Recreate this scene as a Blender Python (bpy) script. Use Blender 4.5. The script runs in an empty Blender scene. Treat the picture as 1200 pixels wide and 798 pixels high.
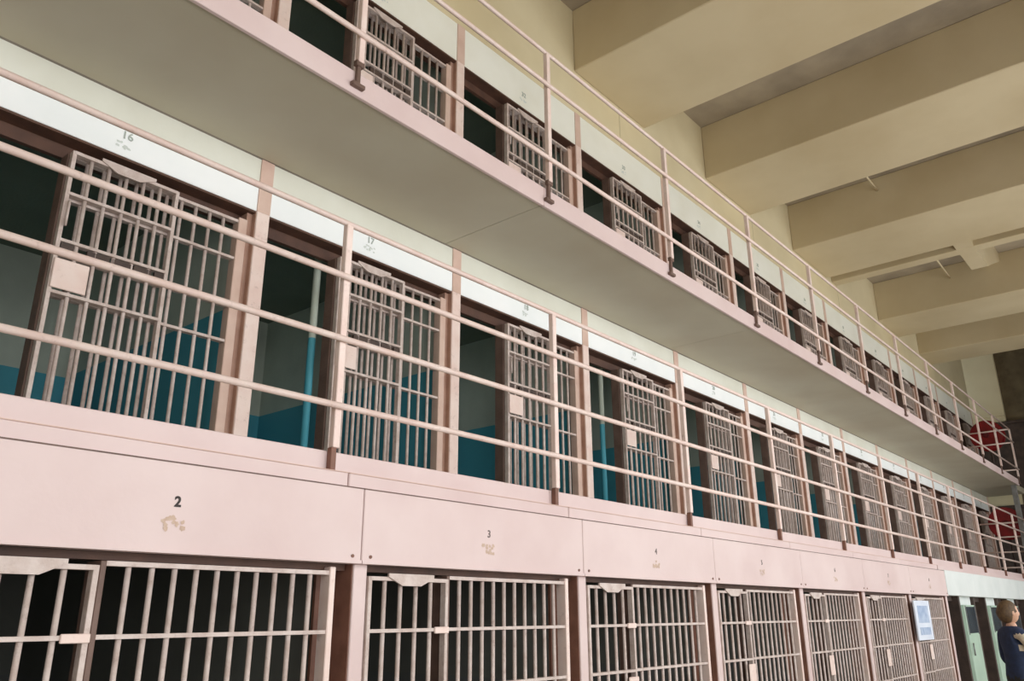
import bpy, bmesh, math, random
from mathutils import Vector, Matrix
random.seed(7)
scene = bpy.context.scene
COL = scene.collection

# ------------------------------------------------------------------ camera
EYE = 1.63
F_PX, YAW, PITCH, ROLL = 945.901, 49.8242, 18.7953, -0.2946
def camera():
    y, p, r = (math.radians(a) for a in (YAW, PITCH, ROLL))
    fw = Vector((math.sin(y)*math.cos(p), math.cos(y)*math.cos(p), math.sin(p)))
    rt = Vector((math.cos(y), -math.sin(y), 0)); up = rt.cross(fw)
    rt2 = math.cos(r)*rt + math.sin(r)*up; up2 = rt2.cross(fw)
    cd = bpy.data.cameras.new('camera'); cd.sensor_width = 36; cd.lens = F_PX/1200*36
    cd.clip_start = .05; cd.clip_end = 200
    co = bpy.data.objects.new('camera', cd); COL.objects.link(co)
    m = Matrix((rt2, up2, -fw)).transposed().to_4x4(); m.translation = (0, 0, EYE)
    co.matrix_world = m
    scene.camera = co
camera()

# ------------------------------------------------------------------ sky, daylight and exposure
w = bpy.data.worlds.new('sky'); scene.world = w; w.use_nodes = True
w.node_tree.nodes['Background'].inputs[0].default_value = (.80, .90, 1, 1)
w.node_tree.nodes['Background'].inputs[1].default_value = 1.5
WINDOWS = [(-1.9 + 3.4*k, 2.3) for k in range(0, 8)]        # centre x, width, in the outer wall
WZ0, WZ1, WY = 0.8, 5.5, -2.6
for cx, ww in WINDOWS:                                       # daylight through each window of the outer wall
    ld = bpy.data.lights.new('window_daylight', 'AREA'); ld.shape = 'RECTANGLE'
    ld.size = ww; ld.size_y = WZ1-WZ0; ld.energy = 144; ld.color = (1, .98, .955)
    lo = bpy.data.objects.new('window_daylight', ld); COL.objects.link(lo)
    lo.location = (cx, WY-.26, (WZ0+WZ1)/2); lo.rotation_euler = (math.radians(90), 0, 0)
scene.view_settings.view_transform = 'Standard'; scene.view_settings.look = 'None'
scene.view_settings.gamma = 1; scene.view_settings.use_curve_mapping = False
scene.view_settings.exposure = 0.0

# ------------------------------------------------------------------ materials
MATS = {}
def srgb(r, g, b):
    f = lambda c: (c/255/12.92) if c/255 <= .04045 else ((c/255+.055)/1.055)**2.4
    return (f(r), f(g), f(b), 1)
def paint(name, col, col2=None, scale=3., rough=.55, bump=.1, bscale=40., dirt=None, dirt_amt=.0, dirt_scale=9., metal=0.):
    m = bpy.data.materials.new(name); m.use_nodes = True; nt = m.node_tree; N = nt.nodes; L = nt.links
    b = N['Principled BSDF']; b.inputs['Roughness'].default_value = rough; b.inputs['Metallic'].default_value = metal
    geo = N.new('ShaderNodeNewGeometry')
    n1 = N.new('ShaderNodeTexNoise'); n1.inputs['Scale'].default_value = scale; n1.inputs['Detail'].default_value = 6
    L.new(geo.outputs['Position'], n1.inputs['Vector'])
    mx = N.new('ShaderNodeMix'); mx.data_type = 'RGBA'
    mx.inputs[6].default_value = col; mx.inputs[7].default_value = col2 or tuple(c*.86 for c in col[:3])+(1,)
    rp = N.new('ShaderNodeValToRGB'); rp.color_ramp.elements[0].position = .35; rp.color_ramp.elements[1].position = .7
    L.new(n1.outputs['Fac'], rp.inputs[0]); L.new(rp.outputs[0], mx.inputs[0])
    out = mx.outputs[2]
    if dirt:
        n2 = N.new('ShaderNodeTexNoise'); n2.inputs['Scale'].default_value = dirt_scale; n2.inputs['Detail'].default_value = 9
        n2.inputs['Roughness'].default_value = .7
        L.new(geo.outputs['Position'], n2.inputs['Vector'])
        r2 = N.new('ShaderNodeValToRGB'); r2.color_ramp.elements[0].position = 1-.42-dirt_amt*.3; r2.color_ramp.elements[1].position = .78
        L.new(n2.outputs['Fac'], r2.inputs[0])
        ml = N.new('ShaderNodeMath'); ml.operation = 'MULTIPLY'; ml.inputs[1].default_value = min(1, .4+dirt_amt)
        L.new(r2.outputs[0], ml.inputs[0])
        m2 = N.new('ShaderNodeMix'); m2.data_type = 'RGBA'; m2.inputs[7].default_value = dirt
        L.new(ml.outputs[0], m2.inputs[0]); L.new(out, m2.inputs[6]); out = m2.outputs[2]
    L.new(out, b.inputs['Base Color'])
    if bump:
        n3 = N.new('ShaderNodeTexNoise'); n3.inputs['Scale'].default_value = bscale; n3.inputs['Detail'].default_value = 4
        L.new(geo.outputs['Position'], n3.inputs['Vector'])
        bp = N.new('ShaderNodeBump'); bp.inputs['Strength'].default_value = bump; bp.inputs['Distance'].default_value = .02
        L.new(n3.outputs['Fac'], bp.inputs['Height']); L.new(bp.outputs[0], b.inputs['Normal'])
    MATS[name] = m
    return m
def dado(name, z, top, low):                                 # cell walls: pale paint above, teal paint below height z
    m = paint(name, top, tuple(c*.8 for c in top[:3])+(1,), 2., .6, .08)
    nt = m.node_tree; N = nt.nodes; L = nt.links; b = N['Principled BSDF']
    src = b.inputs['Base Color'].links[0].from_socket
    geo = N.new('ShaderNodeNewGeometry'); sp = N.new('ShaderNodeSeparateXYZ'); L.new(geo.outputs['Position'], sp.inputs[0])
    lt = N.new('ShaderNodeMath'); lt.operation = 'LESS_THAN'; lt.inputs[1].default_value = z; L.new(sp.outputs[2], lt.inputs[0])
    mx = N.new('ShaderNodeMix'); mx.data_type = 'RGBA'; mx.inputs[7].default_value = low
    L.new(lt.outputs[0], mx.inputs[0]); L.new(src, mx.inputs[6]); L.new(mx.outputs[2], b.inputs['Base Color'])
    return m
RUST = srgb(120, 78, 62)
pink = paint('pink_paint', srgb(222, 201, 198), srgb(213, 189, 186), 1.6, .5, .06, 30)
pinkbar = paint('pink_bar_paint', srgb(212, 197, 190), srgb(190, 170, 161), 14, .5, .12, 60, RUST, .10, 25)
pinkrail = paint('pink_rail_paint', srgb(240, 220, 211), srgb(230, 202, 192), 6, .45, .05, 60, RUST, .03, 20)
track_m = paint('shaded_track_paint', srgb(96, 66, 52), srgb(76, 52, 42), 8, .6, .1, 50)  # track brown darkened, shade under the lintels and band put into the colour
recess_m = paint('recess_shade_paint', srgb(186, 150, 132), srgb(168, 130, 113), 8, .6, .1, 50)  # tan-brown with the shade of the upper pillar recesses painted in
brown = paint('brown_paint_and_shade', srgb(134, 94, 78), srgb(112, 76, 62), 8, .6, .1, 50)  # red-brown of bolts and stems; in the ground tier recesses it paints shade
tan = paint('tan_pink_paint', srgb(216, 188, 173), srgb(204, 172, 157), 6, .55, .06, 40)
stile_m = paint('stile_shade_paint', srgb(118, 94, 84), srgb(100, 78, 68), 8, .6, .1, 50)  # pink stiles with their side shade put into this brown; rail stems share it
white = paint('white_paint', srgb(248, 250, 250), srgb(240, 244, 244), 2, .55, .05, 30)
band_white = paint('band_white', srgb(226, 231, 229), srgb(216, 222, 220), 2, .55, .05, 30)
lintel_up = paint('lintel_plaster', srgb(224, 224, 212), srgb(214, 213, 199), 2, .6, .05, 30)
whitetop = paint('white_top_paint', srgb(242, 242, 232), srgb(234, 233, 220), 2, .55, .05, 30)
cream = paint('cream_wall_paint', srgb(222, 209, 174), srgb(208, 193, 156), .9, .6, .08, 12)
beam_m = paint('cream_beam_paint', srgb(208, 192, 158), srgb(194, 176, 140), .8, .6, .08, 10)
conc = paint('ceiling_concrete', srgb(176, 162, 140), srgb(150, 138, 120), 1.5, .8, .3, 14)
slabm = paint('slab_paint', srgb(196, 190, 170), srgb(182, 172, 150), .8, .6, .03, 10)
floor_m = paint('floor_concrete', srgb(196, 190, 180), srgb(172, 166, 156), 1.2, .5, .1, 20)
deck_m = paint('deck_concrete', srgb(150, 140, 130), srgb(125, 116, 108), 2, .7, .2, 20)
ceilcell = paint('cell_ceiling', srgb(120, 130, 115), None, 2, .7)
stone = paint('weathered_wall', srgb(122, 108, 82), srgb(88, 76, 56), 1.3, .9, .6, 5, srgb(60, 50, 36), .3, 3)
outer_m = paint('outer_wall', srgb(205, 195, 165), None, 1, .7)
darkm = paint('dark_brown_steel', srgb(82, 66, 58), srgb(60, 47, 42), 5, .6, .2, 30)
green = paint('pale_green_paint', srgb(182, 205, 186), srgb(168, 192, 174), 2, .5, .05)
glassm = paint('dark_glass', srgb(52, 62, 72), srgb(74, 84, 92), 2, .15, 0)
red = paint('red_enamel', srgb(138, 16, 22), srgb(112, 10, 16), 6, .4, .05)
hose_m = paint('hose_canvas', srgb(110, 14, 20), srgb(80, 10, 14), 20, .8, .2, 90)
steel = paint('grey_steel', srgb(150, 150, 150), srgb(120, 118, 116), 6, .4, .05, 40, None, 0, 9, .6)
paper = paint('notice_paper', srgb(225, 232, 244), srgb(214, 222, 238), 4, .5, 0)
pale_blue = paint('notice_picture', srgb(150, 172, 205), srgb(188, 202, 224), 12, .5, 0)
ink = paint('stencil_ink', srgb(62, 54, 52), None, 30, .7, 0)
inkgrey = paint('grey_stencil_ink', srgb(118, 104, 100), None, 30, .7, 0)
inkfaint = paint('faded_stencil', srgb(176, 184, 176), None, 60, .7, 0)
stain = paint('old_stencil_stain', srgb(206, 182, 164), srgb(196, 166, 146), 40, .7, 0)
stain2 = paint('old_grey_stain', srgb(206, 212, 206), srgb(214, 220, 216), 40, .7, 0)
win_m = paint('window_frame_paint', srgb(120, 128, 118), None, 4, .5)
DADO = {}
TOPC = srgb(196, 204, 190); LOWC = srgb(78, 164, 182)

# ------------------------------------------------------------------ geometry helpers
MESH = {}
def bevel_bm(bm, bev):
    if bev: bmesh.ops.bevel(bm, geom=bm.edges[:], offset=bev, segments=1, affect='EDGES')
def mesh_from(bm, name, mat, smooth=False):
    me = bpy.data.meshes.new(name); bm.to_mesh(me); bm.free()
    if mat: me.materials.append(mat)
    if smooth:
        for p in me.polygons: p.use_smooth = True
    return me
def wloc(o):
    v = Vector((0, 0, 0))
    while o is not None: v = v + o.location; o = o.parent
    return v
def put(name, me, loc, parent=None):
    o = bpy.data.objects.new(name, me); COL.objects.link(o)
    if parent is not None:
        o.parent = parent; o.location = Vector(loc) - wloc(parent)
    else: o.location = loc
    return o
def box(name, x0, x1, y0, y1, z0, z1, mat, parent=None, bev=0.):
    d = (round(x1-x0, 4), round(y1-y0, 4), round(z1-z0, 4)); key = ('b', d, mat.name, bev)
    if key not in MESH:
        bm = bmesh.new(); bmesh.ops.create_cube(bm, size=1)
        for v in bm.verts: v.co = Vector((v.co.x*d[0], v.co.y*d[1], v.co.z*d[2]))
        bevel_bm(bm, bev); MESH[key] = mesh_from(bm, name, mat)
    return put(name, MESH[key], ((x0+x1)/2, (y0+y1)/2, (z0+z1)/2), parent)
def rod(name, a, b, r, mat, parent=None, seg=8):
    a = Vector(a); b = Vector(b); d = b-a; key = ('r', tuple(round(c, 4) for c in d), round(r, 4), mat.name, seg)
    if key not in MESH:
        bm = bmesh.new(); bmesh.ops.create_cone(bm, cap_ends=True, segments=seg, radius1=r, radius2=r, depth=d.length)
        bm.transform(d.to_track_quat('Z', 'Y').to_matrix().to_4x4()); MESH[key] = mesh_from(bm, name, mat)
        for p in MESH[key].polygons: p.use_smooth = len(p.vertices) == 4
    return put(name, MESH[key], (a+b)/2, parent)
def prism(name, pts, y0, y1, mat, parent=None, axis='Y'):    # outline in x,z (or y,z) pushed along the other axis
    key = ('p', tuple((round(a-pts[0][0], 4), round(b-pts[0][1], 4)) for a, b in pts), round(y1-y0, 4), mat.name, axis)
    if key not in MESH:
        bm = bmesh.new(); A = []; B = []
        for a, b in pts:
            a -= pts[0][0]; b -= pts[0][1]; h = (y1-y0)/2
            A.append(bm.verts.new((a, -h, b) if axis == 'Y' else (-h, a, b)))
            B.append(bm.verts.new((a, h, b) if axis == 'Y' else (h, a, b)))
        bm.faces.new(A); bm.faces.new(B[::-1]); n = len(A)
        for i in range(n): bm.faces.new((A[i], B[i], B[(i+1) % n], A[(i+1) % n]))
        bmesh.ops.recalc_face_normals(bm, faces=bm.faces[:]); MESH[key] = mesh_from(bm, name, mat)
    m = (y0+y1)/2
    return put(name, MESH[key], (pts[0][0], m, pts[0][1]) if axis == 'Y' else (m, pts[0][0], pts[0][1]), parent)
def thing(name, label, cat, loc, group=None):
    o = bpy.data.objects.new(name, None); COL.objects.link(o); o.location = loc; o.empty_display_size = .1
    o['label'] = label; o['category'] = cat
    if group: o['group'] = group
    return o
def tag(o, label, cat, group=None):
    o['label'] = label; o['category'] = cat
    if group: o['group'] = group
    return o
def struct(o, label=None, cat=None):
    o['kind'] = 'structure'
    if label: o['label'] = label
    if cat: o['category'] = cat
    return o
def text(name, s, size, loc, mat, parent):                   # flat lettering standing in the x-z plane, facing -y
    key = ('t', s, size, mat.name)
    if key not in MESH:
        cu = bpy.data.curves.new('lettering', 'FONT'); cu.body = s; cu.size = size; cu.align_x = 'CENTER'; cu.align_y = 'CENTER'
        cu.resolution_u = 3; cu.extrude = .0012; cu.offset = .0022 if mat is ink else .001
        o = bpy.data.objects.new('lettering', cu); COL.objects.link(o)
        me = bpy.data.meshes.new_from_object(o.evaluated_get(bpy.context.evaluated_depsgraph_get()))
        me.transform(Matrix.Rotation(math.radians(90), 4, 'X')); me.materials.clear(); me.materials.append(mat)
        bpy.data.objects.remove(o); MESH[key] = me
    return put(name, MESH[key], loc, parent)
def smudge(name, x, y, z, w_, h_, mat, parent, seed):        # a worn patch of old stencil paint: a few ragged strokes
    rng = random.Random(seed); bm = bmesh.new()
    for k in range(12):
        cx = rng.uniform(-.4, .4)*w_; cz = rng.uniform(-.4, .4)*h_; n = 9; vs = []
        for i in range(n):
            a = i/n*2*math.pi; r = rng.uniform(.5, 1.)
            vs.append(bm.verts.new((cx+math.cos(a)*r*w_*.11, -k*.00015, cz+math.sin(a)*r*h_*.20)))
        bm.faces.new(vs)
    return put(name, mesh_from(bm, name, mat), (x, y, z), parent)

# ------------------------------------------------------------------ the plan (metres)
X0, X1 = -3.12, 26.88                     # block, left and right end
CY, BACK = 4.73, 7.6                      # face of the upper cells, back wall of the cells
WF = 3.585                                # front edge of the walkways
TY = 3.47                                 # face of the ground tier
ZF = {1: 0.0, 2: 2.48, 3: 4.955}          # floor levels of the tiers
ZU3 = 4.80                                # underside of the top walkway
CEIL, BEAM = 8.8, 7.893
XR = lambda i: 2.88 + 2*i                 # right edge of the pillar that closes bay i; bay 0 is the first in the picture
ORD = ['first', 'second', 'third', 'fourth', 'fifth', 'sixth', 'seventh', 'eighth', 'ninth', 'tenth', 'eleventh', 'twelfth', 'thirteenth']
TIER = {1: 'ground tier', 2: 'middle tier', 3: 'top tier'}
def which(i, t):
    if i < 0: return 'of the %s just beyond the left picture edge' % TIER[t]
    if i == 0: return 'at the left edge of the picture, %s' % TIER[t]
    return '%s from the left in the %s' % (ORD[i], TIER[t])

# ------------------------------------------------------------------ the hall
fl = struct(box('floor', -6, 29, WY-.3, BACK+.2, -.2, 0, floor_m), 'pale grey concrete hall floor', 'floor')
ce = struct(box('ceiling', -6, 22.9, WY-.3, BACK+.2, CEIL, CEIL+.2, conc), 'grey concrete ceiling slab above cream beams', 'ceiling')
for a, b in ((-3.4, -1.8), (0, 1.6), (3.4, 5.0), (6.8, 8.42), (10.18, 11.74), (13.54, 15.24), (18.45, 19.98), (21.73, 22.95)):
    box('beam', a, b, WY-.05, CY-.0, BEAM, CEIL, beam_m, ce, .012)
box('far_bay_slab', 22.9, 29, WY-.3, BACK+.2, 9.6, 9.8, conc, ce)
box('far_bay_face', 22.8, 22.95, WY-.05, BACK, CEIL, 9.6, beam_m, ce)
box('skylight_rail', 15.52, 15.78, WY, CY, 7.90, 8.06, beam_m, ce, .01)
prism('cross_beam', [(15.24, 7.905), (16.7, 7.905), (17.3, 8.15), (18.45, 8.6), (18.45, CEIL), (15.24, CEIL)], 2.18, 2.46, beam_m, ce)
rod('conduit', (11.74, 2.9, 8.02), (13.54, 3.15, 8.55), .016, beam_m, ce)
rod('conduit', (15.78, 2.88, 7.98), (18.45, 3.15, 8.50), .016, beam_m, ce)
wu = struct(box('wall_block', X0, X1, CY, CY+.35, 7.30, 9.6, cream), 'cream painted wall above the top tier of cells', 'wall')
for i in range(-2, 12, 2):
    box('panel_joint', XR(i)+.9, XR(i)+.908, CY-.004, CY, 7.32, CEIL, outer_m, wu)
struct(box('wall_end', 28, 28.3, WY-.3, BACK+.2, 0, 9.6, stone), 'dark weathered wall at the far end of the hall', 'wall')
tr = struct(box('trim_1', 27.86, 28.0, 4.02, BACK, 0, 9.6, cream, None, .01), 'cream plastered strip of the far end wall', 'wall')
box('ledge', 27.80, 27.86, 4.02, BACK, 7.28, 7.34, cream, tr)
struct(box('wall_left', -6.3, -6, WY-.3, BACK+.2, 0, CEIL, outer_m), 'plain wall closing the near end of the hall', 'wall')
wo = struct(box('wall_outer', -6, 28, WY-.3, WY, 0, WZ0, outer_m), 'outer wall of the hall with tall windows', 'wall')
box('wall_head', -6, 28, WY-.3, WY, WZ1, 9.6, outer_m, wo)
ex = [-6] + [v for c, ww in WINDOWS for v in (c-ww/2, c+ww/2)] + [28]
for k in range(0, len(ex), 2): box('wall_pier', ex[k], ex[k+1], WY-.3, WY, WZ0, WZ1, outer_m, wo)
for n, (cx, ww) in enumerate(WINDOWS):
    wn = struct(box('window_%d' % (n+1), cx-ww/2, cx+ww/2, WY-.12, WY-.04, WZ0, WZ0+.08, win_m), 'tall steel framed window in the outer wall', 'window')
    box('window_frame', cx-ww/2, cx+ww/2, WY-.12, WY-.04, WZ1-.08, WZ1, win_m, wn)
    for k in range(4):
        xx = cx-ww/2+.03+(ww-.06)*k/3; box('mullion', xx-.025, xx+.025, WY-.1, WY-.05, WZ0+.08, WZ1-.08, win_m, wn)
    for k in range(1, 6):
        zz = WZ0+(WZ1-WZ0)*k/6; box('glazing_bar', cx-ww/2, cx+ww/2, WY-.09, WY-.06, zz-.015, zz+.015, win_m, wn)

# ------------------------------------------------------------------ cell shells of the three tiers
def shell(t):
    z0 = ZF[t]; z1 = {1: 2.28, 2: ZU3, 3: 7.30}[t]; yf = TY+.10 if t == 1 else CY
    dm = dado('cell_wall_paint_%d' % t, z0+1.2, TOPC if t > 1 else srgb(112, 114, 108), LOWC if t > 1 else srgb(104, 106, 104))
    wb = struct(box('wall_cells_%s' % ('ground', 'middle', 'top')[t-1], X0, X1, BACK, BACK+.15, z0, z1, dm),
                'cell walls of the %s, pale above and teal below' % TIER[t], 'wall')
    x = XR(-3)
    tr_ = struct(box('trim_%d' % (t+1), x-.105, x, yf-(.008 if t > 1 else .11), yf+.16, z0, 1.888 if t == 1 else z0+1.90, pinkrail, None, .004),
                 'pillars, lintels and door tracks framing the cells of the %s' % TIER[t], 'trim')
    for i in range(-3, 13):
        x = XR(i)
        box('partition', x-.13, x-.03, yf+.17, BACK, z0, z1, dm, wb)
        if t > 1 and i > -3:
            zm = z0+2.10 if t == 2 else z1
            box('lintel', x-2.0, x-.105, CY, CY+.16, z0+1.90, zm, white if t == 2 else whitetop, tr_, .003)
            if t == 2: box('lintel_plaster', x-2.0, x-.105, CY+.004, CY+.16, zm, z1, lintel_up, tr_)
            box('lintel_strip', x-.105, x, CY-.006, CY+.16, z0+1.90, z1, tan, tr_)
            box('pillar', x-.105, x, CY-.008, CY+.16, z0, z0+1.90, pinkrail, tr_, .004)
            box('pillar_recess', x-.15, x-.105, CY+.045, CY+.16, z0, z0+1.90, recess_m, tr_)
            box('recess_side_shade', x-.109, x-.105, CY+.004, CY+.045, z0, z0+1.90, recess_m, tr_)  # thin plate painting shade onto the pillar's side
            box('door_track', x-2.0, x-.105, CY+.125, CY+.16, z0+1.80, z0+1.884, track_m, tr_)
            box('soffit', x-2.0, x-.105, CY+.005, CY+.16, z0+1.884, z0+1.899, track_m, tr_)  # underside sheet in the same shade-darkened brown
        elif t == 1 and -3 < i < 7:
            box('pillar', x-.072, x+.018, TY-.01, TY+.18, z0, 1.888, pink, tr_, .004)
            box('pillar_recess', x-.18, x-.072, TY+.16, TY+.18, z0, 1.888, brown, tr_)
            box('recess_side_shade', x-.077, x-.072, TY+.002, TY+.16, z0, 1.888, brown, tr_)  # brown plate, the pillar's side shade put into its colour
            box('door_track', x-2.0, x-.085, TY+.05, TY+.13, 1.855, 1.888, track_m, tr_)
    if t > 1: box('cell_floor', X0, X1, CY-.02, BACK-.002, z0-.155, z0, deck_m, tr_)
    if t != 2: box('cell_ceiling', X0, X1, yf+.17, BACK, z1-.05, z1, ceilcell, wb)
    trims[t] = tr_
    return wb
trims = {}
walls = {t: shell(t) for t in (1, 2, 3)}
box('cell_ceiling', X0, X1, CY+.17, BACK, ZU3-.05, ZU3, ceilcell, walls[2])
for t in (2, 3):                                             # cell numbers stencilled on the lintels
    for i in range(0, 13):
        n = str({2: 16, 3: 30}[t]+i); x = XR(i)-1.06; z = ZF[t]+(2.045 if t == 2 else 2.06)
        text('cell_number', n, .075, (x, CY-.003, z), inkfaint, trims[t])
        smudge('stencil_stain', x-.01, CY-.0015, z-.07, .13, .05, stain2, trims[t], 100*t+i)

# ------------------------------------------------------------------ barred fronts and sliding gates
BR = .0125
def front(i, t):                                             # the fixed barred part of one cell front
    xl = XR(i)-2.0; z0 = ZF[t]; yb = TY+.03 if t == 1 else CY+.06
    zt = 1.85 if t == 1 else z0+1.80
    st = {1: (.05, .45, .84, 1.24, 1.555), 2: (.03, .90, 1.155, 1.505), 3: (.03, .90, 1.155, 1.505)}[t]
    o = thing('security_grille', 'fixed barred cell front, ' + which(i, t), 'cell front', (xl+1.1, yb, z0), 'fixed cell fronts of the '+TIER[t])
    xa, xb = xl+.66, xl+1.785
    n = 11
    for k in range(1, n):
        x = xa+(xb-xa)*k/n
        rod('bar', (x, yb, z0+.004), (x, yb, zt), BR, pinkbar, o)
    for s in st: box('strap', xa, xb, yb-.022, yb+.022, z0+s-.009, z0+s+.009, pinkbar, o)
    box('strap', xa, xb, yb-.022, yb+.022, zt-.02, zt, pinkbar, o)
    box('stile', xl+.635, xl+.66, yb-.025, yb+.08 if t > 1 else yb+.11, z0+.004, zt, stile_m, o, .003)
    box('jamb', xb, xb+(.068 if t > 1 else .036), yb-.03, yb+.05, z0+.004, zt+.02, tan if t > 1 else pinkrail, o, .004)
    return o
def gate(i, t, shut):
    xl = XR(i)-2.0; z0 = ZF[t]
    y = TY if t == 1 else CY+.005
    gx = xl+(.035 if shut else .655); gw = .575 if shut else .65
    zt = 1.83 if t == 1 else z0+1.80
    state = 'closed' if shut else 'open'
    o = thing('cell_gate', '%s sliding barred gate, %s' % (state, which(i, t)), 'gate', (gx+gw/2, y, z0+.02), '%s gates of the %s' % (state, TIER[t]))
    n = 5 if shut else 6
    for k in range(1, n):
        x = gx+gw*k/n
        rod('bar', (x, y, z0+.03), (x, y, zt), BR, pinkbar, o)
    for x in (gx, gx+gw): box('gate_stile', x-.012, x+.012, y-.022, y+.022, z0+.02, zt, pinkbar, o, .002)
    sts = (.03, .45, .84, 1.24, 1.555) if t == 1 else (.035, .90, 1.13, 1.22, 1.52)
    for s in sts: box('strap', gx, gx+gw, y-.024, y+.024, z0+s-.009, z0+s+.009, pinkbar, o)
    box('strap', gx, gx+gw, y-.024, y+.024, zt-.02, zt, pinkbar, o)
    cx = gx+gw/2
    prism('hanger', [(cx-.17, zt+.018), (cx-.17, zt), (cx-.07, zt-.045), (cx+.07, zt-.045), (cx+.17, zt), (cx+.17, zt+.018)], y-.034, y-.022, pinkbar, o)
    if t > 1:
        pl = box('lock_plate', gx-.005, gx+.19, y-.036, y-.024, z0+.92, z0+1.10, pinkrail, o, .004)
        for a, b in ((.02, .09), (.17, .30), (.32, .43), (.45, .56), (.58, .64)):
            box('lock_bar', gx+a, gx+b, y-.012, y+.012, z0+1.145, z0+1.205, darkm, o)
        kp = box('foot_guide', gx-.09, gx-.015, y-.02, y+.02, z0+.20, z0+.26, pinkrail, o, .004)
        rod('pull_handle', (gx+.012, y-.045, z0+1.30), (gx+.012, y-.045, z0+1.46), .008, pinkbar, o)
    else:
        box('lock_plate', gx+gw-.12, gx+gw+.01, y-.036, y-.024, z0+1.0, z0+1.20, pinkrail, o, .004)
        box('stop_plate', gx+gw-.10, gx+gw+.012, y-.034, y-.022, z0+1.535, z0+1.57, pinkrail, o, .003)
    return o
for t in (1, 2, 3):
    for i in range(-1, 7 if t == 1 else 13):
        front(i, t); gate(i, t, t == 1)
for n, t in ((1, 3), (2, 2), (3, 1)):                        # dark doorways in the far end wall, one per tier
    dr = struct(box('door_%d' % n, 27.80, 27.86, 3.45, 5.0, ZF[t], ZF[t]+2.05, darkm, None, .01), 'dark brown steel door at the far end of the %s' % TIER[t], 'door')
    box('door_frame', 27.76, 27.86, 3.37, 3.45, ZF[t], ZF[t]+2.13, darkm, dr)
    box('door_frame', 27.76, 27.86, 3.45, 5.0, ZF[t]+2.05, ZF[t]+2.13, darkm, dr)
for i in (1, 3):
    p = rod('pipe', (XR(i)-1.34, 5.03, ZF[2]), (XR(i)-1.34, 5.03, ZU3-.05), .03, DADO.get(2) or bpy.data.materials['cell_wall_paint_2'])
    tag(p, 'painted upright pipe inside the %s open cell of the middle tier' % ORD[i], 'pipe')

# ------------------------------------------------------------------ walkways
WX0, WX1 = -3.34, 24.90
w3 = thing('walkway', 'upper walkway slab with pink edge, grey underside seen from below', 'walkway', (10, 4.1, ZU3))
k = 0; x = WX0
while x < WX1-.1:
    xe = min(x+4, WX1)
    if xe > WX1-.5: xe = WX1
    box('slab_panel', x+.003, xe-.003, WF+.03, CY-.02, ZU3, ZF[3], slabm, w3)
    box('edge_channel', x+.002, xe-.002, WF, WF+.03, ZU3-.012, ZF[3]+.004, pink, w3, .004)
    x = xe
w2 = thing('walkway', 'lower walkway slab behind the pink number band', 'walkway', (10, 4.1, 2.28))
x = WX0
while x < WX1-.1:
    xe = min(x+4, WX1)
    box('slab_panel', x+.003, xe-.003, WF+.03, CY-.02, 2.30, ZF[2], slabm, w2)
    box('edge_channel', x+.002, xe-.002, WF, WF+.03, 2.30, ZF[2]+.004, pink, w2, .004)
    x = xe
nb = thing('number_band', 'deep pink steel band with stencilled cell numbers above the ground tier', 'band', (6, 3.45, 1.89))
for i in range(-2, 7):
    xa, xb = XR(i)-2.06, XR(i)-.06
    box('ledge_strip', xa-.05+.004, xb-.05-.004, 3.50, WF, 2.20, 2.366, pink, nb, .005)
    pn = box('band_panel', xa+.003, xb-.003, 3.42, 3.50, 1.888, 2.276, pink, nb, .004)
    box('bottom_lip', xa+.003, xb-.003, 3.412, 3.42, 1.888, 1.905, pink, pn)
    box('brown_seam', xa+.003, xb-.003, 3.4175, 3.43, 2.2745, 2.2795, stile_m, nb)  # thin brown line along the top edge of the panel
    box('upper_seam', xa-.046, xb-.054, 3.498, 3.51, 2.3645, 2.3685, tan, nb)
    for dx in (.06, 1.94):
        rod('bolt', (xa+dx, 3.414, 1.925), (xa+dx, 3.42, 1.925), .009, brown, pn)
    if i >= 0:
        n = i+2; xn = XR(i)-1.06-(.04 if i == 0 else 0)
        text('cell_number', str(n), .062, (xn, 3.4185, 2.105), ink if i == 0 else inkgrey, pn)
        smudge('stencil_stain', xn-.01, 3.4190, 2.015, .13, .07, stain, pn, 40+i)
wp = thing('white_band', 'white painted band over the solid ground tier cells at the far right', 'band', (18, 3.45, 1.9))
for i in range(7, 13):
    box('band_panel', XR(i)-2.04+.002, XR(i)-.04-.002, 3.42, WF, 1.90, 2.29, band_white, wp, .004)
box('ledge_strip', 14.80, WX1, 3.50, WF, 2.29, 2.366, pink, wp)

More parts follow.
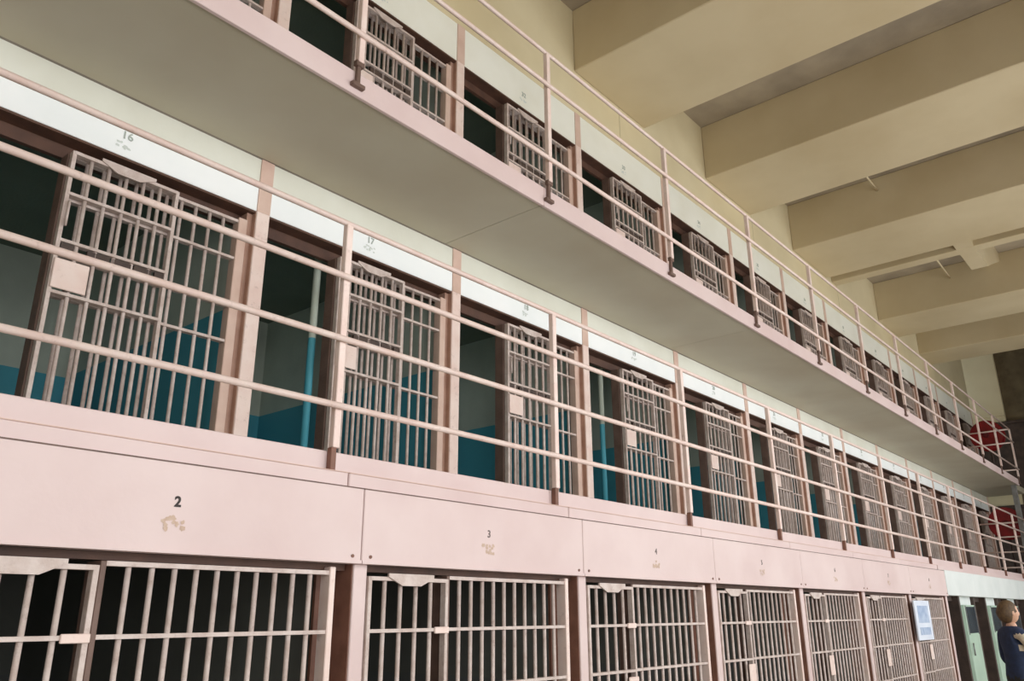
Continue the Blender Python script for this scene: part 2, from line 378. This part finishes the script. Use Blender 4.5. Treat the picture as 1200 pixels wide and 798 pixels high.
# ------------------------------------------------------------------ railings
def railing(t, offs, label):
    z0 = ZF[t]; y = 3.56
    o = thing('railing', label, 'railing', (10, y, z0))
    top = offs[-1]
    for i in range(-2, 12):
        x = 2.70+2*i if i < 11 else 24.86
        p = box('post', x-.018, x+.028, y-.020, y+.022, z0+.06 if t == 3 else z0+.02, z0+top-.01, pinkrail, o, .004)
        if t == 3:
            box('stem', x-.012, x+.018, y-.004, y+.022, z0-.10, z0+.06, stile_m, p, .003)
            box('base_flange', x-.045, x+.055, y-.012, y+.024, z0-.125, z0-.095, stile_m, p, .004)
            box('collar', x-.028, x+.038, y-.014, y+.024, z0+.03, z0+.07, stile_m, p, .004)
        else:
            box('stem', x-.024, x+.012, y-.016, y+.022, z0-.11, z0+.02, brown, p, .003)
    for n, h in enumerate(offs):
        if n == len(offs)-1:
            rod('top_rail', (WX0, y, z0+h), (WX1, y, z0+h), .018, pinkrail, o, 10)
        else:
            rod('rail', (WX0, y-.035, z0+h), (WX1, y-.035, z0+h), .019, pinkrail, o, 10)
    for h in offs[:-1]:                                      # short return at the far end
        rod('end_rail', (24.86, y, z0+h), (24.86, CY-.05, z0+h), .019, pinkrail, o, 10)
    rod('end_rail', (24.86, y, z0+top), (24.86, CY-.05, z0+top), .021, pinkrail, o, 10)
railing(2, (.25, .64, 1.02, 1.378), 'four-bar pink pipe railing along the lower walkway')
railing(3, (.252, .975, 1.337), 'three-bar pink pipe railing along the upper walkway')
tag(box('steel_column', 24.70, 24.80, 3.64, 3.76, ZF[2], ZU3, steel, None, .006), 'grey steel column under the far end of the upper walkway', 'column')

# ------------------------------------------------------------------ fire hose reels at the far end
def lathe(name, prof, axis_loc, mat, parent, seg=28):        # profile (x along axis, radius), axis = x
    bm = bmesh.new(); rings = []
    for px, r in prof:
        rings.append([bm.verts.new((px, math.cos(a/seg*2*math.pi)*r, math.sin(a/seg*2*math.pi)*r)) for a in range(seg)])
    for a in range(len(rings)-1):
        for b in range(seg): bm.faces.new((rings[a][b], rings[a][(b+1) % seg], rings[a+1][(b+1) % seg], rings[a+1][b]))
    bm.faces.new(rings[0][::-1]); bm.faces.new(rings[-1])
    bmesh.ops.recalc_face_normals(bm, faces=bm.faces[:])
    return put(name, mesh_from(bm, name, mat), axis_loc, parent)
def reel(t, yc, zc, label):
    x = 25.05
    o = thing('fire_hose_reel', label, 'hose reel', (x, yc, ZF[t]), 'red fire hose reels')
    rod('stand', (x+.14, yc, ZF[t]+.006), (x+.14, yc, zc), .03, darkm, o)
    box('foot', x+.02, x+.26, yc-.15, yc+.15, ZF[t]+.004, ZF[t]+.02, red, o, .004)
    lathe('flange', [(-.13, .06), (-.13, .40), (-.11, .415), (-.09, .40), (-.09, .06)], (x, yc, zc), red, o)
    lathe('flange', [(.09, .06), (.09, .40), (.11, .415), (.13, .40), (.13, .06)], (x, yc, zc), red, o)
    pr = [(-.09, .10)]
    for k in range(4): pr += [(-.09+k*.045, .30), (-.0675+k*.045, .325)]
    lathe('hose_coil', pr+[(.09, .30), (.09, .10)], (x, yc, zc), hose_m, o)
    lathe('hub', [(-.17, .02), (-.17, .06), (-.13, .08), (.13, .08), (.17, .06), (.17, .02)], (x, yc, zc), hose_m, o)
    rod('nozzle', (x-.10, yc-.30, zc-.30), (x-.10, yc-.34, zc-.02), .025, steel, o)
box('cell_floor', 24.90, 26.88, WF+.2, CY, ZF[3]-.155, ZF[3], slabm, w3)
box('cell_floor', 24.90, 26.88, WF+.2, CY, ZF[2]-.155, ZF[2], slabm, w2)
reel(3, 4.12, ZF[3]+1.26, 'red fire hose reel at the far end of the upper walkway')
reel(2, 4.08, ZF[2]+1.38, 'red fire hose reel at the far end of the lower walkway')

# ------------------------------------------------------------------ solid ground tier cells at the far right
for i in range(7, 13):
    xl = XR(i)-2.0; j = i-7
    wn = 'wall_solid_%d' % (j+1)
    sw = struct(box(wn, xl+1.0, xl+1.99, 3.55, 3.72, 0, 1.90, band_white, None, .004), '%s white wall pier between the dark ground tier doorways' % ORD[j], 'wall')
    box('door_frame', xl+.02, xl+.10, 3.50, 3.74, 0, 1.90, darkm, sw, .005)
    box('door_frame', xl+.92, xl+1.0, 3.50, 3.74, 0, 1.90, darkm, sw, .005)
    box('door_frame', xl+.10, xl+.92, 3.60, 3.74, 1.82, 1.90, darkm, sw, .005)
    d = thing('solid_door', 'pale green steel door with dark window slid beside the %s dark doorway' % ORD[j], 'door', (xl+1.5, 3.50, 0), 'solid doors of the isolation cells')
    sl = box('door_leaf', xl+1.14, xl+1.92, 3.48, 3.545, .03, 1.76, green, d, .008)
    box('view_window', xl+1.20, xl+1.86, 3.474, 3.482, 1.30, 1.73, glassm, sl, .002)
    box('window_frame', xl+1.18, xl+1.20, 3.468, 3.482, 1.28, 1.75, steel, sl)
    box('window_frame', xl+1.86, xl+1.88, 3.468, 3.482, 1.28, 1.75, steel, sl)
    rod('door_handle', (xl+1.20, 3.45, .95), (xl+1.20, 3.45, 1.15), .012, steel, d)

# ------------------------------------------------------------------ notice on a ground tier front
nt = thing('notice_board', 'white printed notice hung on the bars left of the white band', 'notice', (13.05, 3.38, 1.27))
box('board', 12.66, 13.42, 3.375, 3.40, 1.27, 1.80, paper, nt, .004)
box('picture', 12.78, 13.30, 3.372, 3.376, 1.50, 1.73, pale_blue, nt)
box('text_block', 12.78, 13.30, 3.372, 3.376, 1.34, 1.44, pale_blue, nt)

# ------------------------------------------------------------------ visitor
skin = paint('skin', srgb(206, 160, 132), None, 20, .55, 0)
jacket = paint('blue_jacket', srgb(38, 52, 84), srgb(28, 40, 66), 20, .8, .15, 60)
sleeve = paint('beige_sleeve', srgb(205, 190, 168), srgb(186, 170, 148), 30, .8, .1, 60)
trousers = paint('dark_trousers', srgb(46, 48, 46), srgb(36, 37, 36), 20, .85, .1, 60)
hairm = paint('brown_hair', srgb(98, 74, 44), srgb(70, 50, 30), 40, .6, .3, 120)
shoe = paint('dark_shoe', srgb(34, 30, 28), None, 20, .5)
eye_m = paint('eye_dark', srgb(40, 30, 26), None, 20, .3, 0)
def person(loc, rz):
    root = thing('person', 'visitor with brown hair and dark blue jacket, beige sleeve held forward, at the right edge', 'person', loc)
    V = []; E = []; R = []
    def v(p, r, par=None):
        V.append(p); R.append(r)
        if par is not None: E.append((par, len(V)-1))
        return len(V)-1
    pel = v((0, 0, .93), (.165, .115)); wa = v((0, .0, 1.07), (.150, .105), pel); ch = v((0, 0, 1.24), (.175, .115), wa)
    sh = v((0, .01, 1.37), (.135, .09), ch); nk = v((0, .0, 1.43), (.055, .055), sh); nk2 = v((0, -.012, 1.49), (.052, .052), nk)
    for s in (-1, 1):
        hp = v((s*.095, 0, .86), (.095, .095), pel); kn = v((s*.10, -.015, .48), (.062, .062), hp)
        an = v((s*.10, .01, .09), (.042, .042), kn); v((s*.11, -.13, .04), (.038, .03), an)
    # right arm hangs, left arm bent up across the chest
    a = v((-.175, .01, 1.36), (.062, .06), sh); b = v((-.225, -.10, 1.14), (.050, .050), a); c = v((-.16, -.34, 1.05), (.036, .036), b)
    d = v((.175, .01, 1.36), (.062, .06), sh); e = v((.235, .0, 1.09), (.050, .050), d); f = v((.20, -.20, .95), (.036, .036), e)
    hand1, hand2 = Vector(V[c]), Vector(V[f])
    me = bpy.data.meshes.new('body_frame'); me.from_pydata([Vector(p) for p in V], E, [])
    ob = bpy.data.objects.new('body', me); COL.objects.link(ob)
    sk = ob.modifiers.new('skin', 'SKIN'); sk.use_smooth_shade = True
    for i_, sv in enumerate(me.skin_vertices[0].data): sv.radius = R[i_]; sv.use_root = (i_ == 0)
    su = ob.modifiers.new('sub', 'SUBSURF'); su.levels = 2; su.render_levels = 2
    dg = bpy.context.evaluated_depsgraph_get(); m2 = bpy.data.meshes.new_from_object(ob.evaluated_get(dg))
    bpy.data.objects.remove(ob)
    bm = bmesh.new(); bm.from_mesh(m2)
    # head
    def ell(c_, r_, sub=3):
        g = bmesh.ops.create_icosphere(bm, subdivisions=sub, radius=1)
        for q in g['verts']: q.co = Vector((q.co.x*r_[0], q.co.y*r_[1], q.co.z*r_[2]))+Vector(c_)
        return g['verts']
    hv = ell((0, -.01, 1.575), (.073, .093, .112))
    for q in hv:                                             # jaw narrows, face flattens
        if q.co.z < 1.56: k_ = 1-(1.56-q.co.z)*2.2; q.co.x *= k_
        if q.co.y < -.08: q.co.y = -.08+(q.co.y+.08)*.4
    ell((0, -.095, 1.565), (.014, .02, .024), 2)             # nose
    ell((0, -.080, 1.520), (.024, .010, .008), 2)            # lips
    for s in (-1, 1): ell((s*.074, 0, 1.57), (.010, .020, .030), 2)
    # hands: palm, four fingers, thumb
    def hand(w_, dr, side):
        dr = dr.normalized(); sx = dr.cross(Vector((0, 0, 1)) if abs(dr.z) < .8 else Vector((0, 1, 0))).normalized(); n_ = dr.cross(sx)
        def seg(p, q, r):
            g = bmesh.ops.create_cone(bm, cap_ends=True, segments=8, radius1=r, radius2=r*.85, depth=(q-p).length)
            M = Matrix.Translation((p+q)/2) @ (q-p).to_track_quat('Z', 'Y').to_matrix().to_4x4()
            bmesh.ops.transform(bm, matrix=M, verts=g['verts'])
        pv = ell((0, 0, 0), (.040, .016, .048), 2)
        B = Matrix((sx, n_, dr)).transposed()
        for q in pv: q.co = B @ q.co + w_ + dr*.05
        for k_, ln in enumerate((.060, .070, .066, .050)):
            p = w_+dr*.088+sx*(-.027+.018*k_); q = p+dr*ln*.55+n_*.008; r = q+dr*ln*.3+n_*.026
            seg(p, q, .0085); seg(q, r, .0078)
        p = w_+dr*.035+sx*(-.036*side); q = p+dr*.035+sx*(-.022*side)+n_*.01; r = q+dr*.026+n_*.012
        seg(p, q, .010); seg(q, r, .009)
    hand(hand1, Vector((.25, -.9, -.3)), 1); hand(hand2, Vector((-.1, -.7, -.5)), -1)
    mats = [jacket, skin, trousers, sleeve, shoe]
    me = bpy.data.meshes.new('body')
    el, wr = Vector(V[e]), Vector(V[f]); el2, wr2 = Vector(V[b]), Vector(V[c])
    def tdist(p, a_, b_):
        t_ = max(0, min(1.25, (p-a_).dot(b_-a_)/(b_-a_).length_squared)); return (p-a_-(b_-a_)*t_).length, t_
    for fc in bm.faces:
        p = fc.calc_center_median(); k_ = 0; fc.smooth = True
        if p.z < .075: k_ = 4
        elif p.z < .93 and abs(p.x) < .2: k_ = 2
        if p.z > 1.44: k_ = 1
        d1, t1 = tdist(p, el, wr); d2, t2 = tdist(p, el2, wr2); d3, t3 = tdist(p, Vector(V[a]), el2)
        if p.x < -.14 and p.z < 1.36 and ((d2 < .09 and t2 <= 1) or d3 < .10): k_ = 3
        if (p-wr2).dot(Vector((.25, -.9, -.3))) > .01 and p.y < -.32: k_ = 1
        if (p-wr).dot(Vector((-.1, -.7, -.5))) > .01 and p.y < -.19 and p.z < 1.0 and p.x > .1: k_ = 1
        fc.material_index = k_
    bm.to_mesh(me); bm.free()
    for m_ in mats: me.materials.append(m_)
    body = bpy.data.objects.new('body', me); COL.objects.link(body); body.parent = root
    bm = bmesh.new(); g = bmesh.ops.create_icosphere(bm, subdivisions=3, radius=1)
    for q in g['verts']:
        q.co = Vector((q.co.x*.086, q.co.y*.106+.012, q.co.z*.122))
        if q.co.z < 0: q.co.y = max(q.co.y, .0)*1.0+.01
        q.co.z = max(q.co.z, -.12)
        q.co *= 1+.03*math.sin(q.co.x*160)*math.sin(q.co.z*90)
    dl = [q for q in bm.verts if q.co.y < -.055 and q.co.z < .055]
    bmesh.ops.delete(bm, geom=dl, context='VERTS')
    hm = mesh_from(bm, 'hair', hairm, True); h_ = bpy.data.objects.new('hair', hm); COL.objects.link(h_); h_.parent = root; h_.location = (0, 0, 1.585)
    for s in (-1, 1):
        bm = bmesh.new(); bmesh.ops.create_icosphere(bm, subdivisions=2, radius=.009)
        e_ = bpy.data.objects.new('eye', mesh_from(bm, 'eye', eye_m, True)); COL.objects.link(e_); e_.parent = root; e_.location = (s*.028, -.086, 1.583)
    bm = bmesh.new(); bmesh.ops.create_cube(bm, size=1)
    for q in bm.verts: q.co = Vector((q.co.x*.05, q.co.y*.02, q.co.z*.13))
    bevel_bm(bm, .006)
    root.rotation_euler = (0, 0, rz); root.scale = (1.035, 1.035, 1.035)
    return root
person((10.86, 1.92, 0), math.radians(40))
